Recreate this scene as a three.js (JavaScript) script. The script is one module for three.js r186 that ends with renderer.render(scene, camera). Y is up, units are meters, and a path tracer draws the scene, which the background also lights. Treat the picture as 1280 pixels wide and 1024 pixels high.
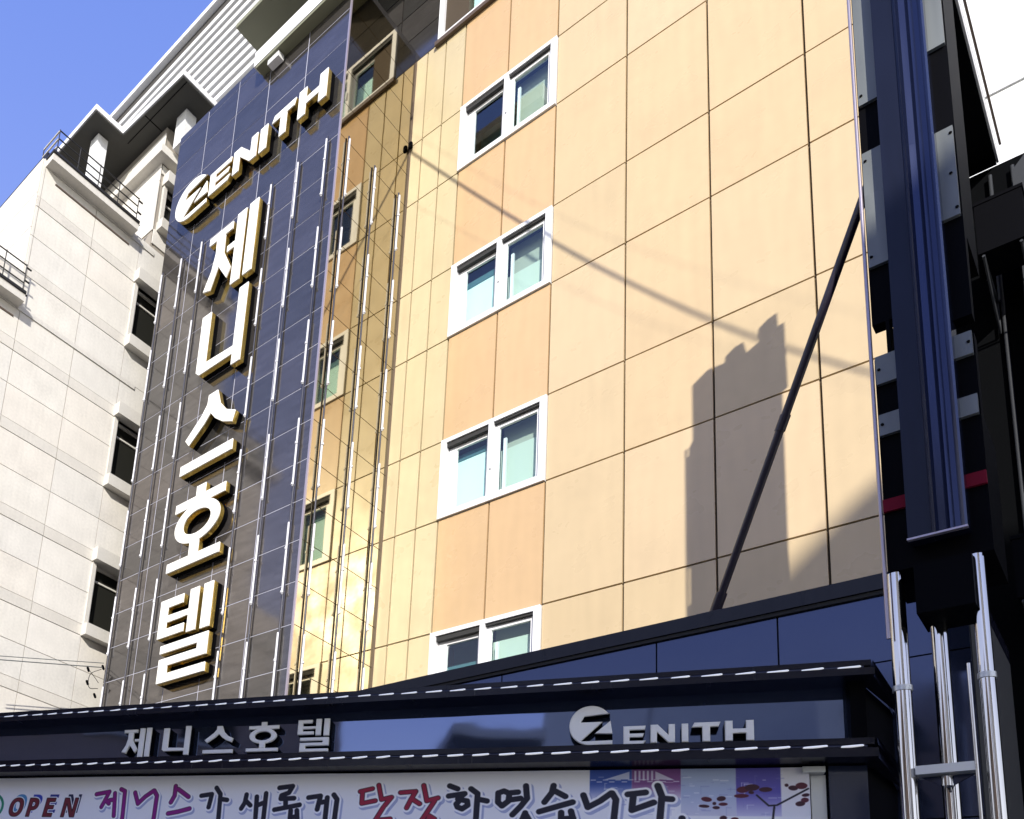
import * as THREE from 'three';
import { mergeGeometries } from 'three/addons/utils/BufferGeometryUtils.js';
import { ImprovedNoise } from 'three/addons/math/ImprovedNoise.js';

// ---------------------------------------------------------------- camera, sky, sun, exposure
const scene = new THREE.Scene();
const camera = new THREE.PerspectiveCamera(2 * Math.atan(1010.13 / 1098.52) * 180 / Math.PI, 2, 0.1, 900);
camera.position.set(0, 1.6, 10);
camera.rotation.set(0.21699, 0.92473, 0.13875, 'YXZ');
camera.setViewOffset(2313.8, 2020.26, 1156.9 - 123.1, 0, 1280, 1024);   // the photograph is the upper right crop of a wider frame
scene.add(camera);

const renderer = new THREE.WebGLRenderer();
renderer.toneMapping = THREE.LinearToneMapping;
renderer.toneMappingExposure = 1.55;
renderer.shadowMap.enabled = true;

const SUN = new THREE.Vector3(0.70, 0.58, 1.0).normalize();
{
  const W = 512, H = 256, d = new Float32Array(W * H * 4), dir = new THREE.Vector3();
  const horizon = [2.0, 1.95, 1.5], mid = [0.118, 0.205, 0.60], top = [0.08, 0.15, 0.5], low = [0.30, 0.29, 0.27];
  for (let j = 0; j < H; j++) for (let i = 0; i < W; i++) {
    const el = ((j + 0.5) / H - 0.5) * Math.PI, az = ((i + 0.5) / W - 0.5) * 2 * Math.PI, o = (j * W + i) * 4;
    dir.set(Math.cos(el) * Math.cos(az), Math.sin(el), Math.cos(el) * Math.sin(az));
    const near = Math.max(0, dir.dot(SUN)), e = Math.max(0, el) / (Math.PI / 2);
    const a = Math.exp(-e * 7), b = THREE.MathUtils.smoothstep(e, 0.45, 1);
    for (let c = 0; c < 3; c++) {
      let v = (mid[c] * (1 - b) + top[c] * b) * (1 - a) + horizon[c] * a;
      v *= 0.95 + 0.25 * near ** 3;
      if (el < 0) v = low[c];
      d[o + c] = v;
    }
    d[o + 3] = 1;
  }
  const sky = new THREE.DataTexture(d, W, H, THREE.RGBAFormat, THREE.FloatType);
  sky.mapping = THREE.EquirectangularReflectionMapping; sky.magFilter = THREE.LinearFilter; sky.needsUpdate = true;
  scene.background = sky; scene.environment = sky;
}
const sun = new THREE.DirectionalLight(new THREE.Color(1, 0.955, 0.87), 3.75);
sun.position.copy(SUN).multiplyScalar(80); sun.castShadow = true;
Object.assign(sun.shadow.camera, { left: -40, right: 40, top: 40, bottom: -40, far: 200 });
sun.shadow.mapSize.set(4096, 4096);
scene.add(sun, sun.target);

// ---------------------------------------------------------------- helpers
let seed = 7;
const rnd = () => { seed = (seed + 0x6d2b79f5) | 0; let t = Math.imul(seed ^ (seed >>> 15), 1 | seed); t = (t + Math.imul(t ^ (t >>> 7), 61 | t)) ^ t; return ((t ^ (t >>> 14)) >>> 0) / 4294967296; };
const noise = new ImprovedNoise();
const count = {};
function numbered(n) { const k = count[n] = (count[n] ?? -1) + 1; return k ? n + '_' + String(k).padStart(3, '0') : n; }
function tag(o, label, category, group) { o.userData.label = label; o.userData.category = category; if (group) o.userData.group = group; return o; }
function thing(name, label, category, pos = [0, 0, 0], turn = 0, group) {
  const o = new THREE.Group(); o.name = numbered(name); o.position.set(...pos); o.rotation.y = turn; scene.add(o);
  return tag(o, label, category, group);
}
function mesh(name, geo, mat, parent, label) {
  const m = new THREE.Mesh(geo, mat); m.name = parent === scene ? numbered(name) : name; m.castShadow = m.receiveShadow = true;
  if (label) m.userData.label = label;
  parent.add(m); return m;
}
// box from its limits, uv in metres, edges optionally chamfered on the +z / +x faces by a slim bevel
function box(x0, x1, y0, y1, z0, z1) {
  const g = new THREE.BoxGeometry(x1 - x0, y1 - y0, z1 - z0); g.translate((x0 + x1) / 2, (y0 + y1) / 2, (z0 + z1) / 2);
  const p = g.attributes.position, n = g.attributes.normal, u = g.attributes.uv;
  for (let i = 0; i < p.count; i++) {
    const ax = Math.abs(n.getX(i)), ay = Math.abs(n.getY(i));
    if (ax > 0.5) u.setXY(i, p.getZ(i), p.getY(i)); else if (ay > 0.5) u.setXY(i, p.getX(i), p.getZ(i)); else u.setXY(i, p.getX(i), p.getY(i));
  }
  return g;
}
function tube(a, b, r, seg = 10) {
  const A = new THREE.Vector3(...a), B = new THREE.Vector3(...b), g = new THREE.CylinderGeometry(r, r, A.distanceTo(B), seg, 1);
  g.applyQuaternion(new THREE.Quaternion().setFromUnitVectors(new THREE.Vector3(0, 1, 0), B.clone().sub(A).normalize()));
  g.translate((A.x + B.x) / 2, (A.y + B.y) / 2, (A.z + B.z) / 2); return g;
}
function curve(points, r, seg = 40, rad = 6) { return new THREE.TubeGeometry(new THREE.CatmullRomCurve3(points.map((p) => new THREE.Vector3(...p))), seg, r, rad); }
function poly(points) { const s = new THREE.Shape(); points.forEach(([x, y], i) => i ? s.lineTo(x, y) : s.moveTo(x, y)); s.closePath(); return s; }
function extrude(shape, z0, z1, bevel = 0) {
  const g = new THREE.ExtrudeGeometry(shape, { depth: z1 - z0 - 2 * bevel, bevelEnabled: bevel > 0, bevelSize: bevel, bevelOffset: -bevel, bevelThickness: bevel, bevelSegments: 1, curveSegments: 28 });
  g.translate(0, 0, z0 + bevel); return g;
}
const merge = (list) => mergeGeometries(list.map((g) => { const q = g.index ? g.toNonIndexed() : g; for (const k of Object.keys(q.attributes)) if (!['position', 'normal', 'uv'].includes(k)) q.deleteAttribute(k); return q; }));

// grey-scale noise texture: fn(u, v) in 0..1 over a tile of the given size in metres
function field(size, metres, fn, colour) {
  const d = new Uint8Array(size * size * 4);
  for (let y = 0; y < size; y++) for (let x = 0; x < size; x++) {
    const v = fn(x / size, y / size), o = (y * size + x) * 4;
    for (let c = 0; c < 3; c++) d[o + c] = 255 * Math.min(1, Math.max(0, Array.isArray(v) ? v[c] : v));
    d[o + 3] = 255;
  }
  const t = new THREE.DataTexture(d, size, size); t.wrapS = t.wrapT = THREE.RepeatWrapping; t.magFilter = THREE.LinearFilter; t.repeat.set(1 / metres, 1 / metres);
  if (colour) t.colorSpace = THREE.SRGBColorSpace; t.needsUpdate = true; return t;
}
const per = (u, v, f, s) => {   // tiling noise
  const n = (x, y) => noise.noise(x * f + s * 13.1, y * f - s * 7.7, s);
  return (n(u, v) * (1 - u) * (1 - v) + n(u - 1, v) * u * (1 - v) + n(u, v - 1) * (1 - u) * v + n(u - 1, v - 1) * u * v);
};
const mottled = field(512, 3, (u, v) => 0.93 + 0.05 * per(u, v, 5, 1) + 0.03 * per(u, v, 22, 2) + 0.055 * per(u, v * 0.1, 34, 3));
const grainy = field(512, 1.7, (u, v) => 0.91 + 0.10 * per(u, v, 5, 4) + 0.08 * per(u, v, 40, 5) + 0.05 * per(u, v * 0.12, 30, 15) + (rnd() - 0.5) * 0.05);
const waves = field(512, 2.4, (u, v) => 0.5 + 0.35 * per(u, v, 4, 6) + 0.15 * per(u, v, 11, 7));
const rough = field(256, 2, (u, v) => 0.75 + 0.3 * per(u, v, 7, 8) + 0.1 * per(u, v, 30, 9));
const streaks = field(512, 2, (u, v) => 0.8 + 0.25 * per(u, v * 0.08, 38, 10) + 0.1 * per(u, v, 6, 11));
const streakMap = field(512, 1.9, (u, v) => 0.84 + 0.2 * per(u * 0.15, v, 26, 12) + 0.14 * per(u, v, 5, 13) + 0.1 * per(u * 0.4, v, 60, 14));
const std = (rgb, o = {}) => { const m = new THREE.MeshPhysicalMaterial({ roughness: 0.6, ...o }); m.color.setRGB(...rgb); return m; };
const creamTone = (r, g, b) => std([r, g, b], { roughness: 0.42, map: mottled, roughnessMap: rough });
const M = {
  cream: [creamTone(0.615, 0.475, 0.285), creamTone(0.64, 0.49, 0.30), creamTone(0.595, 0.458, 0.27), creamTone(0.625, 0.47, 0.275)],
  orange: [creamTone(0.62, 0.425, 0.23), creamTone(0.605, 0.413, 0.222), creamTone(0.632, 0.435, 0.24)],
  yellow: [creamTone(0.59, 0.49, 0.30), creamTone(0.61, 0.505, 0.315)],
  joint: std([0.06, 0.042, 0.025], { roughness: 0.9 }),
  navy: [0, 1, 2].map((k) => std([[0.20, 0.185, 0.178], [0.175, 0.165, 0.16], [0.22, 0.20, 0.19]][k], { metalness: 0.8, roughness: 0.12, roughnessMap: rough, map: streakMap, bumpMap: waves, bumpScale: 0.002 })),
  seam: std([0.46, 0.46, 0.54], { roughness: 0.6 }),
  mirror: std([0.44, 0.375, 0.24], { metalness: 1, roughness: 0.04, bumpMap: waves, bumpScale: 0.001 }),
  darkSeam: std([0.16, 0.12, 0.06], { roughness: 0.7 }),
  pvc: std([0.78, 0.78, 0.79], { roughness: 0.35 }),
  black: std([0.002, 0.002, 0.003], { roughness: 0.6, specularIntensity: 0.08 }),
  gasket: std([0.03, 0.03, 0.03], { roughness: 0.8 }),
  blind: std([0.66, 0.83, 0.82], { roughness: 0.9 }),
  curtain: std([0.37, 0.39, 0.335], { roughness: 0.9 }),
  screen: std([0.52, 0.58, 0.51], { roughness: 0.9 }),
  teal: std([0.05, 0.13, 0.155], { roughness: 0.7 }),
  glass: std([0.94, 1, 0.99], { transmission: 1, roughness: 0.02, thickness: 0, ior: 1.5 }),
  tinted: std([0.02, 0.02, 0.017], { roughness: 0.15, specularIntensity: 0.12 }),
  letter: std([0.92, 0.905, 0.84], { roughness: 0.35 }),
  rope: std([0.9, 0.9, 0.92], { roughness: 0.4, emissive: new THREE.Color(0.9, 0.93, 1), emissiveIntensity: 0.3 }),
  gold: std([0.80, 0.56, 0.13], { roughness: 0.2, metalness: 0.86 }),
  tubeLit: std([0.66, 0.66, 0.70], { roughness: 0.25 }),
  tubeDark: std([0.03, 0.03, 0.05], { roughness: 0.4 }),
  stone: [0, 1, 2, 3].map((k) => std([[0.75, 0.715, 0.645], [0.775, 0.74, 0.675], [0.73, 0.70, 0.64], [0.755, 0.71, 0.635]][k], { roughness: 0.85, map: grainy, bumpMap: grainy, bumpScale: 0.003 })),
  band: std([0.68, 0.645, 0.58], { roughness: 0.85, map: grainy }),
  stoneJoint: std([0.33, 0.295, 0.25], { roughness: 0.95 }),
  trim: std([0.68, 0.65, 0.59], { roughness: 0.8, map: grainy }),
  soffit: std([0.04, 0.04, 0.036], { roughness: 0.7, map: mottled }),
  brown: std([0.10, 0.07, 0.05], { roughness: 0.5 }),
  white: std([0.82, 0.82, 0.82], { roughness: 0.6, map: grainy }),
  slat: std([0.80, 0.79, 0.75], { roughness: 0.5, map: mottled }),
  darkSlot: std([0.06, 0.055, 0.05], { roughness: 0.8 }),
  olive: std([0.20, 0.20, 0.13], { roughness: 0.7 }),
  iron: std([0.012, 0.011, 0.010], { roughness: 0.5 }),
  blue: std([0.02, 0.028, 0.06], { roughness: 0.16, metalness: 0.25, clearcoat: 0.6, clearcoatRoughness: 0.05, bumpMap: waves, bumpScale: 0.003 }),
  fascia: std([0.054, 0.07, 0.135], { roughness: 0.15, metalness: 0.75, roughnessMap: rough, bumpMap: waves, bumpScale: 0.004 }),
  bandBlue: std([0.13, 0.17, 0.31], { roughness: 0.04, metalness: 0.9, bumpMap: waves, bumpScale: 0.002 }),
  lip: std([0.006, 0.006, 0.014], { roughness: 0.3, roughnessMap: streaks, specularIntensity: 0.6 }),
  steel: std([0.62, 0.61, 0.60], { roughness: 0.09, metalness: 1, roughnessMap: streaks }),
  plate: std([0.62, 0.63, 0.60], { roughness: 0.35, metalness: 0.6 }),
  greyPanel: std([0.19, 0.205, 0.20], { roughness: 0.35, map: streaks }),
  signNavy: std([0.010, 0.013, 0.03], { roughness: 0.35, metalness: 0.2, specularIntensity: 0.5, map: streaks }),
  signBlue: std([0.024, 0.032, 0.075], { roughness: 0.22, metalness: 0.75, clearcoat: 0.25, clearcoatRoughness: 0.2, roughnessMap: streaks, bumpMap: streaks, bumpScale: 0.004 }),
  red: std([0.17, 0.007, 0.022], { roughness: 0.75, specularIntensity: 0.25 }),
  pink: std([0.42, 0.37, 0.42], { roughness: 0.3, metalness: 0.5 }),
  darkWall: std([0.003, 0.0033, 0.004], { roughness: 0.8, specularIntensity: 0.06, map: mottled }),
  greyWall: std([0.028, 0.031, 0.038], { roughness: 0.8, map: grainy }),
  asphalt: std([0.09, 0.088, 0.085], { roughness: 0.95, map: grainy }),
  paving: std([0.46, 0.43, 0.33], { roughness: 0.95, map: grainy }),
  brick: std([0.36, 0.27, 0.21], { roughness: 0.9, map: grainy }),
  render: std([0.66, 0.64, 0.60], { roughness: 0.9, map: grainy }),
};
// ---------------------------------------------------------------- ground
{
  const g = mesh('ground', box(-200, 200, -0.5, 0, -200, 200), M.paving, scene); g.userData.kind = 'structure';
  const r = mesh('road', box(-200, 200, 0.004, 0.008, 11.5, 18.5), M.asphalt, scene); r.userData.kind = 'structure';
}

// ---------------------------------------------------------------- hotel: cream panel facade in the plane z = 0
const hotel = thing('hotel_building', 'cream and orange panel-clad hotel facade with a column of white sliding windows', 'building', [-4, 0, 0]);
{
  const X = (v) => v + 4, J = 0.011, D = 0.035;
  const part = (name, g, m, label) => { g.translate(4, 0, 0); return mesh(name, g, m, hotel, label); };
  // backing wall leaves the window openings free
  const rows = [[17.92, 19.10], [14.86, 16.10], [11.83, 13.09], [8.82, 10.08], [5.85, 7.09]];
  const wx0 = -6.33, wx1 = -4.845;
  const wall = [box(-13, wx0, 0, 25, -0.6, -D), box(wx1, -1.36, 0, 21.4, -0.6, -D)];
  let y = 0; for (const [a, b] of [...rows].reverse()) { wall.push(box(wx0, wx1, y, a, -0.6, -D)); y = b; } wall.push(box(wx0, wx1, y, 21.4, -0.6, -D));
  part('wall', merge(wall), M.joint);
  const tile = (x0, x1, y0, y1, m) => {   // sheets hang a hair out of true
    const g = box(x0 + J, x1 - J, y0 + J, y1 - J, -D, 0), cx = (x0 + x1) / 2, cy = (y0 + y1) / 2;
    g.translate(-cx, -cy, 0); g.rotateY((rnd() - 0.5) * 0.006); g.rotateX((rnd() - 0.5) * 0.003); g.translate(cx, cy, -0.002 * rnd());
    return part('panel', g, m[Math.floor(rnd() * m.length)]);
  };
  const ys = [4.3, 5.85, 7.10, 8.82, 10.09, 11.83, 13.10, 14.86, 16.10, 17.92];
  const cols = [-4.845, -3.92, -2.995, -2.06, -1.665, -1.35];
  for (let r = 0; r < ys.length - 1; r++) {
    for (const [a, b] of [[-7.245, -7.02], [-7.02, -6.68], [-6.68, -6.33]]) tile(a, b, ys[r], ys[r + 1], M.yellow);
    for (let c = 0; c < cols.length - 1; c++) if (c !== 3 && c !== 4) tile(cols[c], cols[c + 1], ys[r], ys[r + 1], M.cream);
    tile(-2.06, -1.35, ys[r], ys[r + 1], M.cream);
    if (r % 2 === 0) { if (r < 9) for (const [a, b] of [[-6.33, -5.585], [-5.585, -4.845]]) if (r !== 0) tile(a, b, ys[r], ys[r + 1], M.orange); }
  }
  // upper storey: navy boards beside the top window
  for (let k = 0; k < 5; k++) { const a = 17.92 + k * 0.623; tile(-7.6, -6.83, a, a + 0.623, M.navy); tile(-8.4, -7.6, a, a + 0.623, M.navy); if (k > 1) tile(-6.83, -4.845, a, a + 0.623, M.navy); }
  for (let c = 0; c < 3; c++) for (let k = 0; k < 2; k++) tile(cols[c], cols[c + 1], 17.92 + k * 1.3, 17.92 + k * 1.3 + 1.3, M.cream);
  tile(-2.06, -1.35, 17.92, 19.2, M.cream);
  part('flashing', box(-6.86, wx1, 17.835, 17.915, 0.002, 0.07), M.brown);
  // windows: outer white frame proud of the wall, sashes, glass, blind
  rows.forEach(([a, b], i) => {
    const top = i === 0, x0 = top ? -6.83 : wx0, x1 = wx1, w = new THREE.Group(); w.name = 'window'; w.position.set(X((x0 + x1) / 2), (a + b) / 2, 0); hotel.add(w);
    const W = x1 - x0, H = b - a, hx = W / 2, hy = H / 2, t = 0.085;
    const add = (n, g, m) => mesh(n, g, m, w);
    add('window_frame', merge([box(-hx, hx, -hy, -hy + t, -0.16, 0.035), box(-hx, hx, hy - t * 0.75, hy, -0.16, 0.035), box(-hx, -hx + t, -hy + t, hy - t * 0.75, -0.16, 0.034), box(hx - t, hx, -hy + t, hy - t * 0.75, -0.16, 0.034),
      box(-0.035, 0.035, -hy + t, hy - t * 0.75, -0.16, 0.032)]), M.pvc);
    const sash = (sx0, sx1, z, ty, lw) => [box(sx0, sx0 + lw, -hy + t + 0.002, ty, z - 0.04, z), box(sx1 - 0.055, sx1, -hy + t + 0.002, ty, z - 0.04, z), box(sx0 + lw, sx1 - 0.055, ty - 0.05, ty, z - 0.04, z - 0.002), box(sx0 + lw, sx1 - 0.055, -hy + t + 0.002, -hy + t + 0.06, z - 0.04, z - 0.002)];
    add('sash', merge(sash(-hx + t + 0.002, -0.037, -0.05, hy - t * 0.75 - 0.075, 0.12)), M.pvc);
    add('sash', merge(sash(0.037, hx - t - 0.002, -0.03, hy - t * 0.75 - 0.035, 0.055)), M.pvc);
    add('track', merge([box(-hx + t + 0.002, -0.037, hy - t * 0.75 - 0.073, hy - t * 0.75 - 0.001, -0.12, 0.012), box(0.037, hx - t - 0.002, hy - t * 0.75 - 0.033, hy - t * 0.75 - 0.001, -0.1, 0.012)]), M.gasket);
    add('pane', box(-hx + t + 0.05, -0.09, -hy + t + 0.05, hy - t - 0.11, -0.075, -0.072), M.glass);
    add('pane', box(0.09, hx - t - 0.05, -hy + t + 0.05, hy - t - 0.07, -0.055, -0.052), M.glass);
    add('sash_stile', box(0.125, 0.165, -hy + t + 0.002, hy - t - 0.22, -0.115, -0.085), M.pvc);
    add('window_handle', box(0.012, 0.03, -0.16, 0.02, -0.0, 0.055), M.pvc);
    // the room behind: a shallow dark box, a roller blind on each side let down to its own height
    add('room_lining', merge([box(-hx, hx, -hy, hy, -0.62, -0.6), box(-hx, hx, hy, hy + 0.02, -0.6, -0.17), box(-hx, hx, -hy - 0.02, -hy, -0.6, -0.17)]), M.teal);
    const drop = [[0.7, 0], [0.02, 1.2], [0.7, 0.55], [0.76, 0.68], [0.55, 0.8]][i];
    if (drop[0] > 0.1) add('blind', box(-hx + t, -0.04, -hy + 0.02, -hy + H * drop[0], -0.2, -0.19), M.blind);
    add('curtain', box(0.04, hx - t, -hy + 0.02, hy - 0.02, -0.26, -0.25), M.curtain);
    if (i > 1) { add('blind', box(0.04, hx - t, -hy + 0.02, -hy + H * drop[1], -0.2, -0.19), M.screen); }
    if (i > 0 && i !== 1) add('blind_rail', box(-hx + t, -0.04, -hy + H * drop[0], -hy + H * drop[0] + 0.1, -0.21, -0.18), M.teal);
  });
  // roof slab over the terrace above the tower, and the white coping in front of it
  part('roof_slab', box(-10.45, -5.5, 20.5, 20.6, 0.02, 1.42), M.olive);
  part('terrace_wall', box(-10.45, -8.4, 17.9, 20.45, -0.034, 0.02), M.blue);
}

// ---------------------------------------------------------------- stair tower in front of the facade
const TX0 = -11.28, TX1 = -7.25, TZ = 1.77, rowY = (k) => 18.02 - 0.623 * k;
const tower = thing('stair_tower', 'projecting stair tower clad in dark navy panels with a gold mirror side', 'tower', [-9.3, 0, 0]);
{
  const part = (name, g, m, label) => { g.translate(9.3, 0, 0); return mesh(name, g, m, tower, label); };
  part('core', box(TX0 + 0.02, TX1 - 0.02, 0, 18.18, 0.002, TZ - 0.03), M.navy[1]); part('seam_sheet', box(TX0 + 0.02, TX1 - 0.02, 0, 18.17, TZ - 0.0295, TZ - 0.0085), M.seam);
  part('mirror_backing', box(TX1 - 0.0195, TX1 - 0.012, 0, 18.0, 0.004, TZ - 0.03), M.darkSeam);
  const cx = [TX0, -10.49, -9.71, -8.93, -8.09, TX1];
  for (let k = -1; k < 23; k++) for (let c = 0; c < 5; c++) {
    const a = rowY(k + 1), b = k < 0 ? 18.2 : rowY(k);
    const g = box(-(cx[c + 1] - cx[c]) / 2 + 0.008, (cx[c + 1] - cx[c]) / 2 - 0.008, a + 0.007, b - 0.007, -0.012, 0.008);
    // boards lie a hair out of true, as thin sheet does
    g.rotateY((rnd() - 0.5) * 0.004); g.rotateX((rnd() - 0.5) * 0.0002); g.translate((cx[c] + cx[c + 1]) / 2, 0, TZ - 0.012);
    if (a < 2.4) continue;
    part('panel', g, M.navy[Math.floor(rnd() * 3)]);
  }
  for (let k = 0; k < 24; k++) if (rowY(k + 1) > 2.4) part('mirror_panel', box(TX1 - 0.0115, TX1, rowY(k + 1) + 0.006, rowY(k) - 0.006, 0.012, TZ - 0.014), M.mirror, 'gold tinted mirror panel');
  part('corner_strip', box(TX1 - 0.012, TX1 + 0.016, 2.4, 18.15, TZ - 0.012, TZ + 0.014), M.pink);
  part('inner_angle', box(TX1 + 0.001, TX1 + 0.03, 4.3, 17.9, 0.002, 0.014), M.brown);
  part('coping', box(-9.15, -6.0, 17.76, 18.08, 1.80, 1.98), M.white);
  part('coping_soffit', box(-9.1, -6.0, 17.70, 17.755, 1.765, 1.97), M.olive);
  part('coping_end', box(-8.86, -8.62, 17.58, 17.69, 1.79, 1.93), M.white);
}
// ---------------------------------------------------------------- raised letters
const rect = (x0, x1, y0, y1) => [[x0, y0], [x1, y0], [x1, y1], [x0, y1]];
function ring(cx, cy, rx, ry, ix, iy) {
  const s = new THREE.Shape(); s.absellipse(cx, cy, rx, ry, 0, Math.PI * 2); const h = new THREE.Path(); h.absellipse(cx, cy, ix, iy, 0, Math.PI * 2); s.holes.push(h); return s;
}
const HANGUL = {   // strokes in metres on the tower plane
  je: [rect(-9.12, -8.92, 13.24, 14.64), rect(-8.85, -8.66, 13.25, 14.65), rect(-9.29, -9.125, 14.0, 14.12), rect(-9.75, -9.21, 14.43, 14.58),
    [[-9.57, 14.428], [-9.37, 14.428], [-9.36, 14.05], [-9.46, 13.83], [-9.6, 13.44], [-9.77, 13.5], [-9.62, 13.83], [-9.56, 14.14]], [[-9.358, 14.05], [-9.15, 13.62], [-9.23, 13.46], [-9.458, 13.83]]],
  ni: [[[-9.69, 12.95], [-9.69, 11.87], [-9.61, 11.79], [-8.875, 11.79], [-8.875, 11.94], [-9.48, 11.97], [-9.48, 12.95]], rect(-8.87, -8.68, 11.58, 13.02)],
  seu: [[[-9.29, 11.25], [-9.30, 11.08], [-9.4, 10.93], [-9.73, 10.61], [-9.63, 10.48], [-9.34, 10.72], [-9.2, 10.88], [-9.08, 10.73], [-8.9, 10.58], [-8.69, 10.48], [-8.64, 10.66], [-8.84, 10.77], [-9.0, 10.97], [-9.09, 11.25]], rect(-9.76, -8.62, 9.97, 10.15)],
  ho: [rect(-9.30, -9.10, 9.445, 9.61), rect(-9.74, -8.66, 9.28, 9.44), 'ring', rect(-9.31, -9.11, 8.425, 8.66), rect(-9.78, -8.64, 8.26, 8.42)],
  tel: [[[-9.80, 7.15], [-9.22, 7.15], [-9.22, 7.29], [-9.62, 7.29], [-9.62, 7.39], [-9.33, 7.39], [-9.155, 7.40], [-9.155, 7.50], [-9.62, 7.51], [-9.62, 7.64], [-9.29, 7.64], [-9.29, 7.79], [-9.80, 7.79]], rect(-9.15, -8.96, 7.11, 7.81), rect(-8.86, -8.67, 7.09, 7.81),
    [[-9.68, 7.01], [-9.68, 6.875], [-8.87, 6.875], [-8.87, 6.785], [-9.68, 6.785], [-9.68, 6.39], [-8.66, 6.39], [-8.66, 6.53], [-9.48, 6.53], [-9.48, 6.655], [-8.66, 6.655], [-8.66, 7.01]]],
};
const HBOX = { je: [-9.77, -8.66, 13.24, 14.65], ni: [-9.69, -8.68, 11.58, 13.02], seu: [-9.76, -8.62, 9.97, 11.25], ho: [-9.78, -8.64, 8.26, 9.61], tel: [-9.8, -8.66, 6.39, 7.81] };
const LATIN = {
  E: [[0, 0], [0.88, 0], [1, 0.21], [0.28, 0.21], [0.28, 0.4], [0.86, 0.4], [0.93, 0.6], [0.28, 0.6], [0.28, 0.79], [0.97, 0.79], [1, 1], [0, 1]],
  N: [[0, 0], [0.27, 0], [0.27, 0.6], [0.73, 0], [1, 0], [1, 1], [0.74, 1], [0.74, 0.42], [0.3, 1], [0, 1]],
  I: [[0, 0], [1, 0], [1, 1], [0, 1]],
  T: [[0.37, 0], [0.64, 0], [0.64, 0.76], [0.93, 0.76], [1, 1], [0.1, 1], [0, 0.76], [0.37, 0.76]],
  H: [[0, 0], [0.27, 0], [0.27, 0.37], [0.73, 0.37], [0.73, 0], [1, 0], [1, 1], [0.73, 1], [0.73, 0.6], [0.27, 0.6], [0.27, 1], [0, 1]],
};
const LOGO = (() => {   // round emblem with a slanting Z cut out, and the small wedge inside it
  const c = [[0.94, 0.79]];
  for (let a = 37; a <= 270; a += 7) c.push([0.5 + 0.5 * Math.cos(a * Math.PI / 180), 0.495 + 0.5 * Math.sin(a * Math.PI / 180)]);
  c.push([0.5, -0.005], [1, 0.01], [1, 0.11], [0.27, 0.10], [0.77, 0.58], [0.27, 0.58], [0.35, 0.73]);
  return [c, [[0.6, 0.29], [1.0, 0.27], [0.955, 0.6]]];
})();
// shapes of one letter mapped from its own box into [x0, x1] x [y0, y1] around the letter's centre
function letterShapes(key, w, h) {
  if (HANGUL[key]) {
    const [a, b, c, d] = HBOX[key], f = ([x, y]) => [((x - a) / (b - a) - 0.5) * w, ((y - c) / (d - c) - 0.5) * h];
    return HANGUL[key].map((p) => {
      if (p !== 'ring') return poly(p.map(f));
      const [cx, cy] = f([-9.21, 8.975]), kx = w / (b - a), ky = h / (d - c); return ring(cx, cy, 0.49 * kx, 0.345 * ky, 0.30 * kx, 0.2 * ky);
    });
  }
  const list = key === 'Z' ? LOGO : [LATIN[key]];
  return list.map((p) => poly(p.map(([x, y]) => [(x - 0.5) * w, (y - 0.5) * h])));
}
function letter(key, label, w, h, pos, turn, depth, group, side) {
  const t = thing('raised_letter', label, 'letter', pos, turn, group), shapes = letterShapes(key, w, h);
  mesh('letter_face', merge(shapes.map((s, i) => extrude(s, depth - 0.022, depth + i * 0.0015, 0.004))), M.letter, t);
  mesh('letter_base', merge(shapes.map((s, i) => extrude(s, 0.003, depth * 0.45 + i * 0.0004))), M.black, t);
  mesh('letter_side', merge(shapes.map((s, i) => extrude(s, depth * 0.47, depth - 0.023 - i * 0.0004))), side, t);
  return t;
}
const word = { je: 'first Hangul syllable', ni: 'second Hangul syllable', seu: 'third Hangul syllable', ho: 'fourth Hangul syllable with the ring', tel: 'last Hangul syllable' };
const where = { je: 'topmost on the navy tower', ni: 'second from the top on the navy tower', seu: 'middle of the upright tower sign', ho: 'next to last on the tower', tel: 'lowest on the navy tower' };
for (const k of Object.keys(HANGUL)) {
  const [a, b, c, d] = HBOX[k];
  letter(k, 'white gold-sided ' + word[k] + ', ' + where[k], b - a, d - c, [(a + b) / 2, (c + d) / 2, TZ], 0, 0.18, 'letters of the upright Hangul sign', M.gold);
}
const NAMEL = [['Z', -10.87, -10.02, 15.58, 16.41, 'large round white Z emblem with gold sides at the top left of the navy tower'], ['E', -9.98, -9.46, 15.67, 16.13, 'white raised letter E with gold sides after the round emblem on the tower'],
  ['N', -9.41, -8.87, 15.66, 16.15, 'white raised letter N with gold sides high on the navy tower'], ['I', -8.81, -8.65, 15.64, 16.14, 'white raised letter I with gold sides high on the navy tower'],
  ['T', -8.56, -8.06, 15.62, 16.16, 'white raised letter T with gold sides high on the navy tower'], ['H', -8.0, -7.44, 15.63, 16.18, 'white raised letter H with gold sides nearest the gold corner of the tower']];
for (const [k, a, b, c, d, l] of NAMEL) letter(k, l, b - a, d - c, [(a + b) / 2, (c + d) / 2, TZ], 0, 0.18, 'Latin letters across the tower top', M.gold);

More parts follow.
